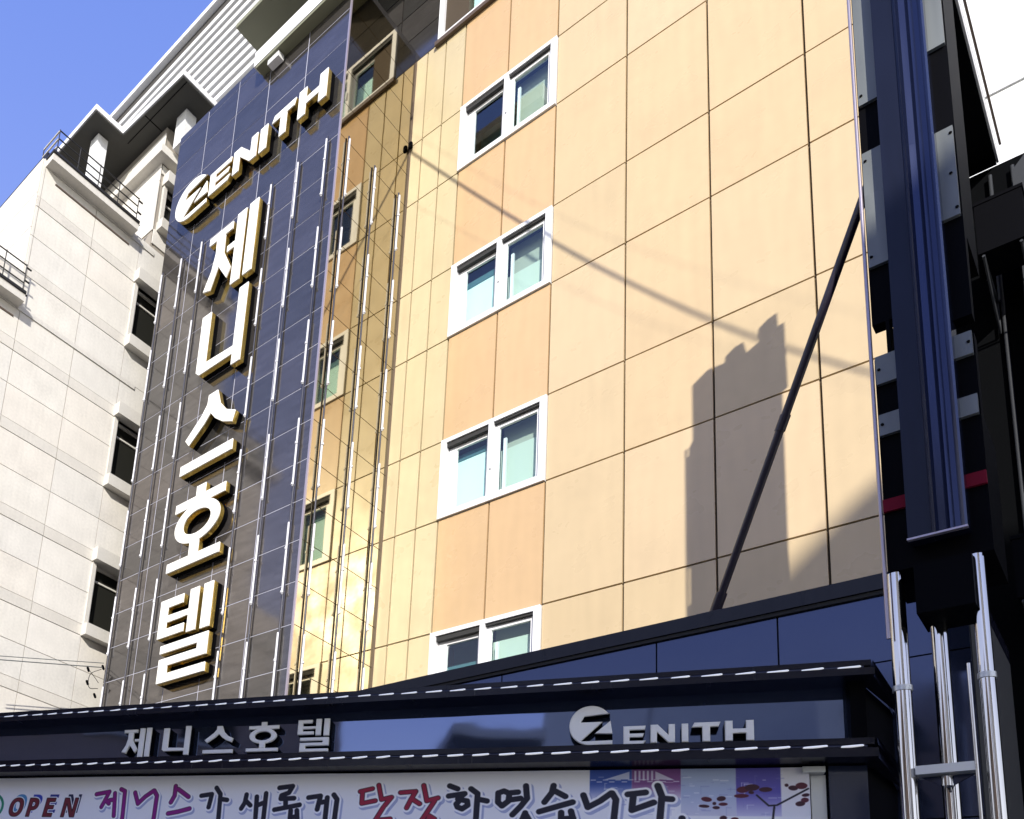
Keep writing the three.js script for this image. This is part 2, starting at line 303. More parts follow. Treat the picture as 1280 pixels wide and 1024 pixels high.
// ---------------------------------------------------------------- meteor light tubes hung down the tower
{
  const segs = []; for (let y = 14.93; y > 3.5; y -= 1.64) segs.push(y);
  const lit = new THREE.CapsuleGeometry(0.0155, 1.06, 3, 8), clip = new THREE.CylinderGeometry(0.022, 0.022, 0.03, 8), wire = tube([0, -11.6, 0], [0, 0.02, 0], 0.014, 6);
  const make = (x, z, label, nx, nz) => {
    const t = thing('light_tube', label, 'light tube', [x, 14.95, z], 0, 'meteor light tubes on the tower');
    mesh('wire', wire, M.tubeDark, t);
    for (const y of segs) {
      const s = mesh('white_tube', lit, M.tubeLit, t); s.position.set(nx * 0.02, y - 14.95 - 0.56, nz * 0.02);
      for (const d of [-0.42, -1.07]) { const c = mesh('clip', clip, M.tubeLit, s); c.position.set(nx * 0.006, d + 0.56, nz * 0.006); }
    }
    return t;
  };
  const ord = ['along the left edge of the navy tower front', 'second from the left edge of the navy tower front', 'just left of the upright Hangul letters', 'just right of the upright Hangul letters', 'midway between the Hangul letters and the gold corner', 'on the navy front next to the gold corner'];
  [-11.19, -10.66, -10.14, -8.55, -8.0, -7.45].forEach((x, i) => make(x, TZ + 0.027, 'thin white and dark light tube ' + ord[i], 0, 1));
  ['nearest the front corner', 'in the middle', 'nearest the cream wall'].forEach((w, i) => make(TX1 + 0.026, [1.57, 0.9, 0.24][i], 'thin white and dark light tube on the gold mirror side, ' + w, 1, 0));
}

// ---------------------------------------------------------------- stone building on the left
const bx = -12;
const stone = thing('stone_building', 'pale beige stone building with stepped terraces left of the navy tower', 'building', [bx, 0, 2]);
{
  const part = (name, g, m, label, parent = stone) => { g.translate(-bx, 0, -2); return mesh(name, g, m, parent, label); };
  const D = 0.02, J = 0.006;
  part('wall', merge([box(-24, bx - 0.16, 0, 10.14, -8, 6.9), box(-24, bx - 0.16, 10.14, 13.25, -8, 5.8), box(-24, bx - 0.16, 13.25, 16.3, -8, 4.2), box(-24, bx - 0.16, 16.3, 19.28, -8, 1.6),
    box(bx - 0.16, bx - D, 0, 10.14, 1.86, 6.9), box(bx - 0.16, bx - D, 10.14, 13.25, 1.86, 5.8), box(bx - 0.16, bx - D, 13.25, 16.3, 1.86, 4.2), box(bx - 0.16, bx - D - 0.01, 16.3, 19.28, 1.51, 1.599),
    ...[[0, 8.04], [9.27, 11.0], [12.26, 14.0], [15.25, 16.3]].map(([a, b]) => box(bx - 0.16, bx - D, a, b, -8, 1.86)), box(bx - 0.16, bx - D, 16.3, 16.95, -8, 1.51), box(bx - 0.16, bx - D, 17.85, 19.28, -8, 1.51)]), M.stoneJoint);
  const zs = [0.62, 1.85, 2.95, 4.14, 5.3, 6.42];
  const bands = [6.4, 7.83, 9.27, 10.78, 12.26, 13.79, 15.25];
  const rowsY = [];
  for (let i = 0; i < bands.length; i++) {
    const y0 = bands[i] + 0.21, y1 = bands[i + 1] ?? 16.3, m = (y0 + y1) / 2;
    rowsY.push([bands[i], y0, 1], [y0, i + 1 < bands.length ? m : y1, 0]); if (i + 1 < bands.length) rowsY.push([m, y1, 0]);
  }
  rowsY.unshift([5.0, 5.7, 0], [5.7, 6.4, 0]);
  const wins = [[8.04, 9.27], [11.0, 12.26], [14.0, 15.25]];
  for (const [y0, y1, isBand] of rowsY) for (let c = 0; c < zs.length; c++) {
    const zEnd = y0 >= 13.2 ? 4.2 : y0 >= 10.1 ? 5.8 : 6.9, z0 = zs[c], z1 = Math.min(zs[c + 1] ?? 6.9, zEnd);
    if (z1 - z0 < 0.03) continue;
    if (c === 0 && wins.some(([a, b]) => y0 > a - 0.03 && y1 < b + 0.03)) continue;
    part(isBand ? 'string_course' : 'stone_panel', box(bx - D, bx + (isBand ? 0.006 : 0), y0 + J, y1 - J, z0 + J, z1 - J), isBand ? M.band : M.stone[Math.floor(rnd() * 4)]);
  }
  // panels of the front faces of the two terraces that show left of the corner
  for (let k = 0; k < 4; k++) { const y0 = 13.3 + k * 0.75; for (let c = 0; c < 3; c++) part('stone_panel', box(bx - 1.15 * (c + 1) + J, bx - 1.15 * c - (c ? J : 0.022), y0 + J, y0 + 0.75 - J, 4.2, 4.22), M.stone[(k + c) % 4]); }
  for (let k = 0; k < 2; k++) for (let c = 0; c < 3; c++) part('stone_panel', box(bx - 1.1 * (c + 1) + J, bx - 1.1 * c - J, 16.7 + k * 1.2, 17.89 + k * 1.2, 1.6, 1.62), M.stone[(k + 2 * c) % 4]);
  part('stone_panel', box(bx - D, bx, 16.4, 16.73, 0.2, 1.58), M.stone[1]); part('stone_panel', box(bx - D, bx, 18.1, 18.3, 0.2, 1.58), M.stone[2]);
  // windows beside the tower, each in a stone surround
  for (const [y0, y1, zc] of [...wins.map((w) => [...w, 1.86]), [16.95, 17.85, 1.5]]) {
    const w = new THREE.Group(); w.name = 'window'; w.position.set(0, (y0 + y1) / 2, -1.0); stone.add(w); const h = (y1 - y0) / 2, L = zc - 1.0;
    const add = (n, g, m) => mesh(n, g, m, w);
    add('lintel', box(-0.1, 0.16, h, h + 0.25, -0.6, L + 0.02), M.trim); add('sill', box(-0.1, 0.16, -h - 0.22, -h, -0.6, L + 0.02), M.trim);
    add('window_frame', merge([box(-0.15, 0.03, -h, h, L - 0.09, L - 0.005), box(-0.15, -0.07, -h, h, L - 0.17, L - 0.09), box(-0.15, -0.08, h - 0.06, h, -0.55, L - 0.17), box(-0.15, -0.08, -h, -h + 0.05, -0.55, L - 0.17), box(-0.15, -0.085, h - 0.3, h - 0.27, -0.55, L - 0.17)]), M.trim);
    add('pane', box(-0.12, -0.112, -h + 0.05, h - 0.06, -0.55, L - 0.17), M.tinted);
  }
  // terraces: cornice slabs and railings
  const rail = (y, z0, z1, xIn) => {
    const r = new THREE.Group(); r.name = 'railing'; r.position.set(xIn - bx, y, z0 - 2); stone.add(r);
    const L = z1 - z0; for (const h of [0.12, 0.3, 0.48, 0.66]) mesh('rail', tube([0, h, 0], [0, h, L], 0.012, 6), M.iron, r);
    for (let k = 0; k <= Math.round(L / 0.45); k++) mesh('post', tube([0, 0, k * L / Math.round(L / 0.45)], [0, 0.68, k * L / Math.round(L / 0.45)], 0.011, 6), M.iron, r);
    for (const h of [0.1, 0.36, 0.62]) { mesh('bracket', tube([0, h, 0.0], [0.0, h, -0.1], 0.016, 6), M.iron, r); }
  };
  const cornice = (y, z0, z1) => { part('cornice', box(-16, bx + 0.02, y, y + 0.09, 1.5, z1 + 0.02), M.trim); part('cornice', merge([box(bx + 0.02, bx + 0.22, y + 0.02, y + 0.16, z0, z1 + 0.2), box(-16, bx + 0.02, y + 0.02, y + 0.16, z1 + 0.02, z1 + 0.2)]), M.trim); part('cornice_edge', merge([box(bx + 0.05, bx + 0.245, y + 0.163, y + 0.21, z0, z1 + 0.22), box(-16, bx + 0.05, y + 0.163, y + 0.21, z1 + 0.04, z1 + 0.22)]), M.iron); };
  cornice(16.12, 2.1, 3.95); rail(16.28, 2.12, 4.05, bx + 0.12);
  cornice(13.05, 4.2, 5.8); rail(13.2, 4.22, 5.9, bx + 0.12);
  part('parapet_cap', box(-16, bx + 0.0, 16.335, 16.47, 4.08, 4.165), M.iron);
  { const r = new THREE.Group(); r.name = 'railing'; r.position.set(0.1, 16.28, 2.05); stone.add(r); for (const h of [0.3, 0.48, 0.66]) mesh('rail', tube([0, h, 0], [-0.5, h, 0], 0.017, 6), M.trim, r); mesh('post', tube([-0.5, 0, 0], [-0.5, 0.68, 0], 0.011, 6), M.iron, r); }
  // shadow-gap groove under the terrace edge
  part('drip_groove', box(bx, bx + 0.012, 15.93, 15.96, 2.12, 3.9), M.brown); part('drip_groove', box(bx, bx + 0.012, 12.86, 12.89, 4.25, 5.8), M.brown);
  // roof with a dark soffit, stepped in plan, its edge trimmed white
  const plan = [[-20, 2.85], [-12.85, 2.85], [-12.85, 2.12], [-11.1, 2.05], [-11.05, -6], [-20, -6]];
  const roof = (dy0, dy1, grow, m, name) => { const s = poly(plan.map(([x, z]) => [x, -z])); const g = new THREE.ExtrudeGeometry(s, { depth: dy1 - dy0, bevelEnabled: grow > 0, bevelSize: grow, bevelThickness: 0.001, bevelSegments: 1 }); g.rotateX(-Math.PI / 2); g.translate(0, dy0, 0); part(name, g, m); };
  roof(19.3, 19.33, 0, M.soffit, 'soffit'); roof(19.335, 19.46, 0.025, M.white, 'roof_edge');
  part('soffit_joint', merge([box(-12.9, -11.1, 19.292, 19.298, 1.93, 1.945), box(-12.2, -12.185, 19.292, 19.298, 1.6, 2.08)]), M.black);
  part('column', box(-13.42, -13.16, 16.3, 19.29, 2.27, 2.53), M.white); part('column', box(-11.76, -11.48, 18.5, 19.29, 1.3, 1.58), M.white);
  part('cornice', merge([box(-15, bx + 0.2, 18.32, 18.5, 1.62, 1.82), box(bx + 0.002, bx + 0.2, 18.32, 18.5, 0.3, 1.618)]), M.trim);
}

// ---------------------------------------------------------------- white slatted wall on the roof
{
  const t = thing('rooftop_louvre', 'white horizontal slatted wall rising behind the tower top against the sky', 'louvre wall', [-15, 18, 0.3]);
  mesh('backing', box(-6, 4.8, -0.5, 6.35, -0.3, -0.02), M.darkSlot, t);
  const slat = box(-6.02, 4.82, 0, 0.175, -0.02, 0.07);
  for (let k = 0; k < 22; k++) { const s = mesh('slat', slat, M.slat, t); s.position.y = -0.4 + k * 0.295; s.rotation.x = -0.12; }
  mesh('coping', box(-6.1, 4.9, 6.36, 6.5, -0.35, 0.12), M.slat, t);
}
// ---------------------------------------------------------------- podium below the facade
{
  const t = thing('podium_wall', 'glossy dark blue panelled podium wall with a black cap below the cream facade', 'podium', [-5, 0, 1]);
  const part = (n, g, m) => { g.translate(5, 0, -1); return mesh(n, g, m, t); };
  part('core', box(-9, -0.9, 0, 5.38, 0.05, 1.975), M.gasket);
  const xs = [-9, -6.9, -5.6, -4.25, -2.86, -1.99, -1.29, -0.9];
  for (let c = 0; c < xs.length - 1; c++) for (const [a, b] of [[2.3, 3.6], [3.6, 4.81], [4.81, 5.37]]) part('panel', box(xs[c] + 0.006, xs[c + 1] - 0.006, a + 0.006, b - 0.006, 1.975, 2.0), M.fascia);
  part('cap', box(-9, -0.9, 5.375, 5.50, 0.05, 2.04), M.lip); part('cap_edge', box(-9, -0.9, 5.34, 5.373, 2.0, 2.025), M.gasket);
}
// ---------------------------------------------------------------- entrance canopy with its sign band; the front runs along the street
const CA = [-1.33, 0, 2.8], CT = 21.4 * Math.PI / 180;
const canopyAt = (x, y, z) => [CA[0] + x * Math.cos(CT) + z * Math.sin(CT), y, CA[2] - x * Math.sin(CT) + z * Math.cos(CT)];
{
  const t = thing('entrance_canopy', 'black and navy entrance canopy with rows of rope light over a white banner', 'canopy', CA, CT);
  const part = (n, g, m, label) => mesh(n, g, m, t, label);
  // body: a wedge between the street line and the podium
  const bodyG = new THREE.ExtrudeGeometry(poly([[0, 0.13], [-7.9, 0.13], [-6.95, 2.62], [0.29, 0.75]]), { depth: 4.415 - 2.3, bevelEnabled: false }); bodyG.rotateX(-Math.PI / 2); bodyG.translate(0, 2.3, 0);
  part('body', bodyG, M.black);
  part('top_trim', merge([box(-7.9, 0.02, 4.445, 4.485, -0.13, 0.10), box(-7.9, 0.03, 4.37, 4.42, -0.125, 0.13)]), M.lip);
  part('trim_recess', box(-7.9, 0.01, 4.42, 4.445, -0.13, 0.085), M.black);
  part('sign_band', box(-7.9, -0.08, 3.955, 4.37, -0.128, -0.1), M.bandBlue, 'glossy navy band that mirrors the sky');
  part('band_end', box(-0.08, 0.0, 3.93, 4.37, -0.129, 0.0), M.black);
  part('lower_trim', merge([box(-7.9, 0.02, 3.905, 3.95, -0.13, 0.08), box(-7.9, 0.03, 3.81, 3.87, -0.125, 0.12)]), M.lip);
  part('trim_recess', box(-7.9, 0.01, 3.87, 3.905, -0.13, 0.07), M.black);
  for (const [a, b] of [[4.445, 4.485], [4.37, 4.42], [3.905, 3.95], [3.81, 3.87]]) { const g = new THREE.ExtrudeGeometry(poly([[0.031, -0.09], [0.031, 0.125], [0.335, 0.735], [0.292, 0.745]]), { depth: b - a - 0.004, bevelEnabled: false }); g.rotateX(-Math.PI / 2); g.translate(0, a + 0.002, 0); part('side_trim', g, M.lip); }
  for (const x of [-2.4, -4.8, -7.2]) { part('trim_joint', box(x, x + 0.006, 4.372, 4.418, 0.13, 0.1315), M.gasket); part('trim_joint', box(x, x + 0.006, 3.812, 3.868, 0.12, 0.1215), M.gasket); }
  part('end_post', box(-0.2, -0.0, 2.3, 3.80, -0.128, -0.05), M.blue);
  part('banner_rail', merge([box(-0.34, -0.22, 3.75, 3.79, -0.12, -0.02), box(-0.29, -0.21, 2.3, 3.749, -0.12, -0.09)]), M.plate);
  part('backing', box(-7.9, -0.3, 2.3, 3.80, -0.128, -0.09), M.gasket);
  // rope light: short white strokes, slightly tilted as the rope spirals
  const dash = new THREE.CapsuleGeometry(0.0085, 0.10, 3, 6); dash.rotateZ(Math.PI / 2);
  for (const [y, z, n] of [[4.432, 0.1, 'light_rope'], [3.888, 0.085, 'light_rope']]) {
    const r = new THREE.Group(); r.name = n; t.add(r);
    mesh('rope', tube([-7.9, y, z], [-0.02, y, z], 0.010, 6), M.tubeDark, r);
    for (let k = 0; k < 42; k++) { const b = mesh('white_stroke', dash, M.rope, r); b.position.set(-0.09 - k * 0.187 - rnd() * 0.012, y + 0.001, z + 0.006); b.rotation.z = 0.05 + rnd() * 0.05; b.scale.x = 0.9 + rnd() * 0.25; }
  }
  // letters on the band
  const bl = (k, label, x0, x1, y0, y1, g) => letter(k, label, x1 - x0, y1 - y0, canopyAt((x0 + x1) / 2, (y0 + y1) / 2, -0.1), CT, 0.1, g, M.black);
  const G1 = 'Hangul letters on the canopy band', G2 = 'Latin letters on the canopy band';
  bl('je', 'small white first Hangul syllable at the left of the canopy band', -5.635, -5.33, 3.975, 4.275, G1); bl('ni', 'small white second Hangul syllable on the canopy band', -5.195, -4.91, 3.985, 4.275, G1);
  bl('seu', 'small white third Hangul syllable on the canopy band', -4.765, -4.465, 3.99, 4.26, G1); bl('ho', 'small white fourth Hangul syllable with a ring on the canopy band', -4.335, -4.035, 3.995, 4.28, G1); bl('tel', 'small white last Hangul syllable at the right of the canopy word', -3.865, -3.58, 3.98, 4.285, G1);
  bl('Z', 'white round Z emblem on the canopy band', -1.735, -1.45, 3.975, 4.29, G2); bl('E', 'small white letter E beside the round emblem on the canopy band', -1.38, -1.24, 3.97, 4.115, G2); bl('N', 'small white letter N on the canopy band', -1.21, -1.06, 3.98, 4.12, G2);
  bl('I', 'small white letter I on the canopy band', -1.02, -0.98, 3.98, 4.12, G2); bl('T', 'small white letter T on the canopy band', -0.96, -0.79, 3.98, 4.125, G2); bl('H', 'small white letter H at the end of the canopy band', -0.765, -0.6, 3.98, 4.13, G2);
}
// ---------------------------------------------------------------- printed banner under the band
{
  const X0 = -7.62, X1 = -0.3, Y0 = 2.75, Y1 = 3.795, S = 276, cv = document.createElement('canvas'); cv.width = Math.round((X1 - X0) * S); cv.height = Math.round((Y1 - Y0) * S);
  const c = cv.getContext('2d'), px = (v) => (v / 200 - X0) * S, py = (v) => (Y1 - v / 200) * S, k = S / 200;
  c.fillStyle = '#f6f6fa'; c.fillRect(0, 0, cv.width, cv.height);
  const blk = (x0, x1, y0, col, fade) => { const g = c.createLinearGradient(0, 0, 0, py(y0)); g.addColorStop(0, col); g.addColorStop(0.5, col); g.addColorStop(1, fade); c.fillStyle = g; c.fillRect(px(x0), 0, px(x1) - px(x0), py(y0)); };
  blk(-319, -265, 715, '#3f5bb0', '#cfd0e8'); blk(-265, -205, 715, '#84508f', '#d8cfe2'); blk(-205, -141, 690, '#aebcdc', '#d3d3e6'); blk(-141, -91, 690, '#5d55ae', '#cfcdea'); blk(-91, -58, 690, '#e9e7ec', '#eeeef4');
  // palace roofs and pillars printed faintly over the colour blocks
  c.fillStyle = 'rgba(236,238,250,0.82)';
  for (let i = 0; i < 5; i++) c.fillRect(px(-262 + i * 5.2), py(757), 2.6 * k, 15 * k);
  for (let i = 0; i < 14; i++) c.fillRect(px(-318 + i * 8), py(744 - (i % 2) * 3), 7 * k, 1.4 * k);
  c.beginPath(); c.moveTo(px(-300), py(744)); c.lineTo(px(-268), py(756)); c.lineTo(px(-268), py(744)); c.fill(); c.beginPath(); c.moveTo(px(-212), py(742)); c.lineTo(px(-236), py(756)); c.lineTo(px(-236), py(744)); c.fill();
  for (let i = 0; i < 90; i++) { const x = -318 + rnd() * 225, y = 690 + rnd() * 60; c.fillStyle = rnd() < 0.5 ? 'rgba(240,242,252,0.55)' : 'rgba(130,135,195,0.35)'; c.fillRect(px(x), py(y), (2 + rnd() * 9) * k, (0.6 + rnd() * 1.4) * k); if (i % 3 === 0) c.fillRect(px(x), py(y), 0.9 * k, (5 + rnd() * 14) * k); }
  const T = {
m: [[-1177,723,-1160,726,-1148,728], [-1149,726,-1155,712,-1162,697], [-1155,712,-1146,704], [-1145,711,-1134,712], [-1135,725,-1131,679], [-1122,733,-1113,729,-1111,668], [-1090,726,-1081,704,-1067,718,-1050,730], [-1049,730,-1042,720,-1043,669], [-1005,739,-1005,720,-1011,707], [-999,733,-976,718], [-1014,685,-993,689,-971,695]],
k: [[-950,720,-929,723,-931,710,-933,698], [-921,735,-912,723,-911,666], [-912,714,-898,712], [-861,722,-863,707,-869,696], [-861,710,-852,702], [-841,718,-840,679], [-839,702,-829,706], [-824,724,-825,672], [-800,734,-776,737,-782,725,-795,720,-796,714,-772,715], [-787,713,-786,700], [-806,694,-761,703], [-776,693,-776,668], [-765,693,-762,668], [-776,680,-764,682], [-776,669,-762,671], [-746,716,-725,719,-729,695], [-725,707,-715,709], [-713,716,-714,676], [-702,721,-696,713,-698,672], [-516,736,-504,731], [-517,719,-493,723,-503,714], [-505,706,-499,713,-489,711,-488,704,-496,698,-503,701,-505,706], [-484,731,-474,723,-475,675], [-474,714,-460,711], [-444,724,-444,709,-438,703,-429,711,-428,723,-436,727,-443,724], [-427,724,-416,725], [-425,713,-412,715], [-405,735,-403,715,-412,702,-423,689], [-405,692,-410,678], [-404,689,-398,678], [-367,735,-369,724,-379,709], [-366,727,-351,718], [-386,694,-341,709], [-356,693,-356,675], [-343,695,-338,675], [-355,683,-340,684], [-355,675,-338,675], [-327,720,-321,701,-305,711,-291,723], [-290,723,-285,713,-288,676], [-270,721,-248,724], [-263,721,-265,697,-238,709], [-233,734,-228,718,-231,677], [-228,715,-216,714], [-204,686,-204,685]],
r: [[-658,727,-638,732], [-654,727,-654,706,-632,711], [-628,738,-622,713,-606,717,-616,703], [-618,700,-630,677,-606,680], [-592,725,-568,727,-575,713,-581,699], [-573,714,-561,706], [-556,737,-550,711,-533,716], [-538,711,-556,679], [-548,672,-545,686,-537,681,-538,672,-547,669]],
  };
  const run = (list, w, col, dx = 0, dy = 0) => { c.strokeStyle = col; c.lineWidth = w * k; c.lineCap = c.lineJoin = 'round'; for (const s of list) { c.beginPath(); for (let i = 0; i < s.length; i += 2) i ? c.lineTo(px(s[i]) + dx, py(s[i + 1]) + dy) : c.moveTo(px(s[i]) + dx, py(s[i + 1]) + dy); c.stroke(); } };
  const all = [...T.m, ...T.k, ...T.r];
  run(all, 16, 'rgba(150,160,205,0.75)', 4, 5); run(all, 15.5, '#fbfbff');
  run(T.m, 9, '#2a0d30'); run(T.m, 7, '#8d1580'); run(T.r, 8.4, '#2c0f22'); run(T.r, 6.2, '#a11b3c'); run(T.k, 8.6, '#151428');
  // OPEN, slanted, with a blue shade behind it
  c.save(); c.font = 'bold ' + 54 * k + 'px sans-serif'; c.lineJoin = 'round';
  [...'OPEN'].forEach((ch, i) => {
    c.setTransform(0.98, 0, -0.17, 1, px(-1393 + i * 45 - (i > 1 ? 3 : 0)), py(676));
    c.fillStyle = ['#4f8fc4', '#3247b8', '#2b3690', '#1d2348'][i]; c.fillText(ch, 6 * k, -8 * k); c.lineWidth = 6.5 * k; c.strokeStyle = '#f4f4fa'; c.strokeText(ch, 0, 0); c.lineWidth = 2.6 * k; c.strokeStyle = '#140d16'; c.strokeText(ch, 0, 0); c.fillStyle = '#74202c'; c.fillText(ch, 0, 0);
  });
  c.restore();
  c.strokeStyle = '#1f8a6a'; c.lineWidth = 6 * k; c.beginPath(); c.arc(px(-1430), py(698), 24 * k, 0, 7); c.stroke();
  // plum branch and blossoms
  run([[-118, 720, -105, 705, -96, 706, -62, 729], [-99, 704, -101, 686, -112, 660]], 2.2, '#15101c');
  [[-175, 714, 6, 3], [-158, 715, 5, 3], [-178, 704, 6, 2], [-156, 707, 5, 2], [-164, 702, 4, 2], [-166, 708, 2, 2], [-133, 728, 7, 4], [-123, 731, 8, 4], [-108, 728, 7, 3], [-135, 719, 8, 2.5], [-124, 724, 3, 2], [-78, 730, 5, 3], [-69, 733, 6, 4], [-85, 734, 2, 2], [-71, 708, 5, 3], [-66, 713, 4, 3], [-65, 720, 4, 2], [-156, 687, 4, 3], [-143, 686, 4, 2]]
    .forEach(([x, y, a, b], i) => { c.fillStyle = i % 3 ? '#3b0f1e' : '#571527'; c.beginPath(); c.ellipse(px(x), py(y), a * k * 1.05, b * k * 1.15, -0.2 + 0.4 * rnd(), 0, 7); c.fill(); });
  const tex = new THREE.CanvasTexture(cv); tex.colorSpace = THREE.SRGBColorSpace;
  const g = new THREE.PlaneGeometry(X1 - X0, Y1 - Y0, 120, 24), p = g.attributes.position;
  for (let i = 0; i < p.count; i++) { const x = p.getX(i), y = p.getY(i); p.setZ(i, 0.008 * Math.sin(x * 3.1 + y * 2) * (0.4 + 0.6 * (0.55 - y)) + 0.004 * noise.noise(x * 2, y * 3, 1)); }
  g.computeVertexNormals();
  const b = mesh('banner', g, std([0.98, 0.98, 0.98], { map: tex, roughness: 0.55 }), scene); b.position.set(...canopyAt((X0 + X1) / 2, (Y0 + Y1) / 2, -0.055)); b.rotation.y = CT;
  tag(b, 'white printed banner with magenta, black and red Korean brush lettering under the canopy band', 'banner');
}
// ---------------------------------------------------------------- pylon sign on stainless posts
{
  const t = thing('pylon_sign', 'tall navy pylon sign with grey side panels on stainless steel posts', 'sign', [-0.9, 0, 3]);
  const part = (n, g, m, label, parent = t) => { g.translate(0.9, 0, -3); return mesh(n, g, m, parent, label); };
  // two dark side rails with rungs; open between the rungs
  const gap = [6.66, 6.90];
  const L = [-1.145, -1.0], Rr = [-0.80, -0.655], z0 = 2.46, z1 = 3.0, zg = 2.9, top = 10.3;
  part('frame', merge([box(L[0], L[1], 5.02, 6.2, z0, z1), box(L[0], L[1], 6.2, gap[0] - 0.02, zg, z1), box(L[0], L[1], gap[1] + 0.02, 7.4, zg, z1), box(L[0], L[1], 7.4, top, z0, z1), box(Rr[0], Rr[1], 5.02, 6.0, z0, z1), box(Rr[0], Rr[1], 6.0, gap[0] - 0.08, zg, z1), box(Rr[0], Rr[1], gap[1] - 0.18, 7.4, zg, z1), box(Rr[0], Rr[1], 7.4, top, z0, z1), box(L[1], Rr[0], 5.02, 5.9, z0, z1), box(L[1], Rr[0], 7.4, top, z0, z1), box(-0.98, -0.82, 5.9, 7.4, 2.6, 2.9),  box(-1.075, -1.055, gap[0] - 0.02, gap[1] + 0.02, z0, z1)]), M.black);
  part('sign_crest', extrude(poly([[-1.145, 10.301], [-0.6, 10.301], [-0.61, 11.11], [-0.665, 11.1], [-0.67, 11.27], [-0.75, 11.24], [-0.75, 11.05], [-0.95, 10.93], [-0.98, 11.08], [-1.06, 11.06], [-1.07, 10.92], [-1.14, 10.82]]), 2.47, 2.6), M.black);
  const pan = (x0, x1, a, b) => part('grey_panel', box(x0 + 0.008, x1 - 0.008, a, b, z1 + 0.001, z1 + 0.03), M.greyPanel);
  for (const [a, b] of [[8.82, 10.2], [7.38, 8.38], [6.02, 6.18]]) pan(...L, a, b);
  pan(L[0], L[1], 6.42, 6.64);
  for (const [a, b] of [[8.97, 10.2], [7.50, 8.24], [6.41, 6.58], [5.97, 6.11]]) pan(...Rr, a, b);
  part('red_strip', box(L[0], L[1], 5.45, 5.54, z1 + 0.001, z1 + 0.025), M.red); part('red_strip', box(Rr[0], Rr[1], 5.47, 5.56, z1 + 0.001, z1 + 0.025), M.red);
  part('sign_crest', extrude(poly([[-1.145, 10.301], [-0.66, 10.301], [-0.66, 10.95], [-0.88, 10.95]]), 2.85, 2.98), M.black);
  part('edge_tube', tube([-1.158, 4.55, 3.02], [-1.158, 10.3, 3.02], 0.011, 8), M.pink);
  // navy box column with fluted right half
  const prof = [[-1.02, 2.9], [-0.905, 3.128], [-0.885, 3.15], [-0.872, 3.13], [-0.84, 3.118], [-0.82, 3.135], [-0.80, 3.118], [-0.775, 3.125], [-0.755, 3.14], [-0.745, 3.12], [-0.745, 2.9]]; prof[0] = [-0.905, 2.9];
  const g = new THREE.ExtrudeGeometry(poly(prof.map(([x, z]) => [x, -z])), { depth: 6, bevelEnabled: false }); g.rotateX(-Math.PI / 2); g.translate(0, 5.16, 0); part('blue_column', g, M.signBlue, 'navy fluted box running up the middle');
  part('navy_side', extrude(poly([[-1.02, 5.16], [-0.907, 5.16], [-0.907, 11.16], [-1.02, 11.16]]), 2.9, 3.122), M.signNavy);
  part('column_trim', box(-1.022, -0.743, 5.145, 5.158, 3.112, 3.142), M.pink);
  part('base_box', box(-1.01, -0.745, 4.66, 5.0, 2.75, 3.08), M.black);
  const post = (x, z, r, y1) => part('post', tube([x, 0, z], [x, y1, z], r, 24), M.steel);
  post(-1.118, 2.96, 0.043, 5.015); post(-0.945, 2.85, 0.04, 4.66); post(-0.735, 2.98, 0.036, 5.015);
  part('thin_pipe', tube([-0.805, 0, 3.02], [-0.805, 4.3, 3.02], 0.009, 8), M.steel);
  part('cross_plate', box(-1.075, -0.812, 3.63, 3.685, 2.9, 3.02), M.plate);
  part('gusset', extrude(poly([[-1.06, 3.628], [-0.965, 3.628], [-0.965, 3.56]]), 2.94, 2.95), M.signBlue); part('gusset', extrude(poly([[-0.925, 3.628], [-0.82, 3.628], [-0.925, 3.56]]), 2.94, 2.95), M.signBlue);
  part('collar', tube([-0.945, 3.56, 2.95], [-0.945, 3.625, 2.95], 0.03, 16), M.steel);
  for (const [x, y] of [[-1.12, 8.9], [-1.12, 10.0], [-1.12, 7.46], [-1.12, 8.3], [-0.675, 7.56], [-0.675, 8.18], [-0.69, 7.85], [-1.12, 6.1], [-0.68, 6.5], [-1.12, 6.53]]) part('bolt', tube([x, y, 3.03], [x, y, 3.038], 0.009, 8), M.black);
  for (const y of [2.9, 4.2]) for (const [x, z, r] of [[-1.118, 2.96, 0.043], [-0.735, 2.98, 0.036]]) part('clamp', tube([x, y, z], [x, y + 0.035, z], r + 0.006, 24), M.plate);
  const rodM = std([0.02, 0.015, 0.03], { roughness: 0.3 }), rod = thing('tie_rod', '', 'rod', [-2.45, 5.47, 1.95]), rp = (n, g, m) => { g.translate(2.45, -5.47, -1.95); return mesh(n, g, m, rod); };
  rp('bar', tube([-2.45, 5.47, 1.95], [-1.14, 8.25, 2.86], 0.030, 12), rodM);
  rp('sleeve', tube([-2.43, 5.512, 1.964], [-2.36, 5.661, 2.0125], 0.042, 12), rodM); rp('turnbuckle', tube([-1.84, 6.764, 2.374], [-1.79, 6.870, 2.408], 0.037, 12), rodM);
  rp('foot_plate', box(-2.55, -2.35, 5.502, 5.512, 1.86, 2.02), rodM);
  tag(rod, 'dark slanting tie rod between the podium cap and the pylon sign', 'rod');
}
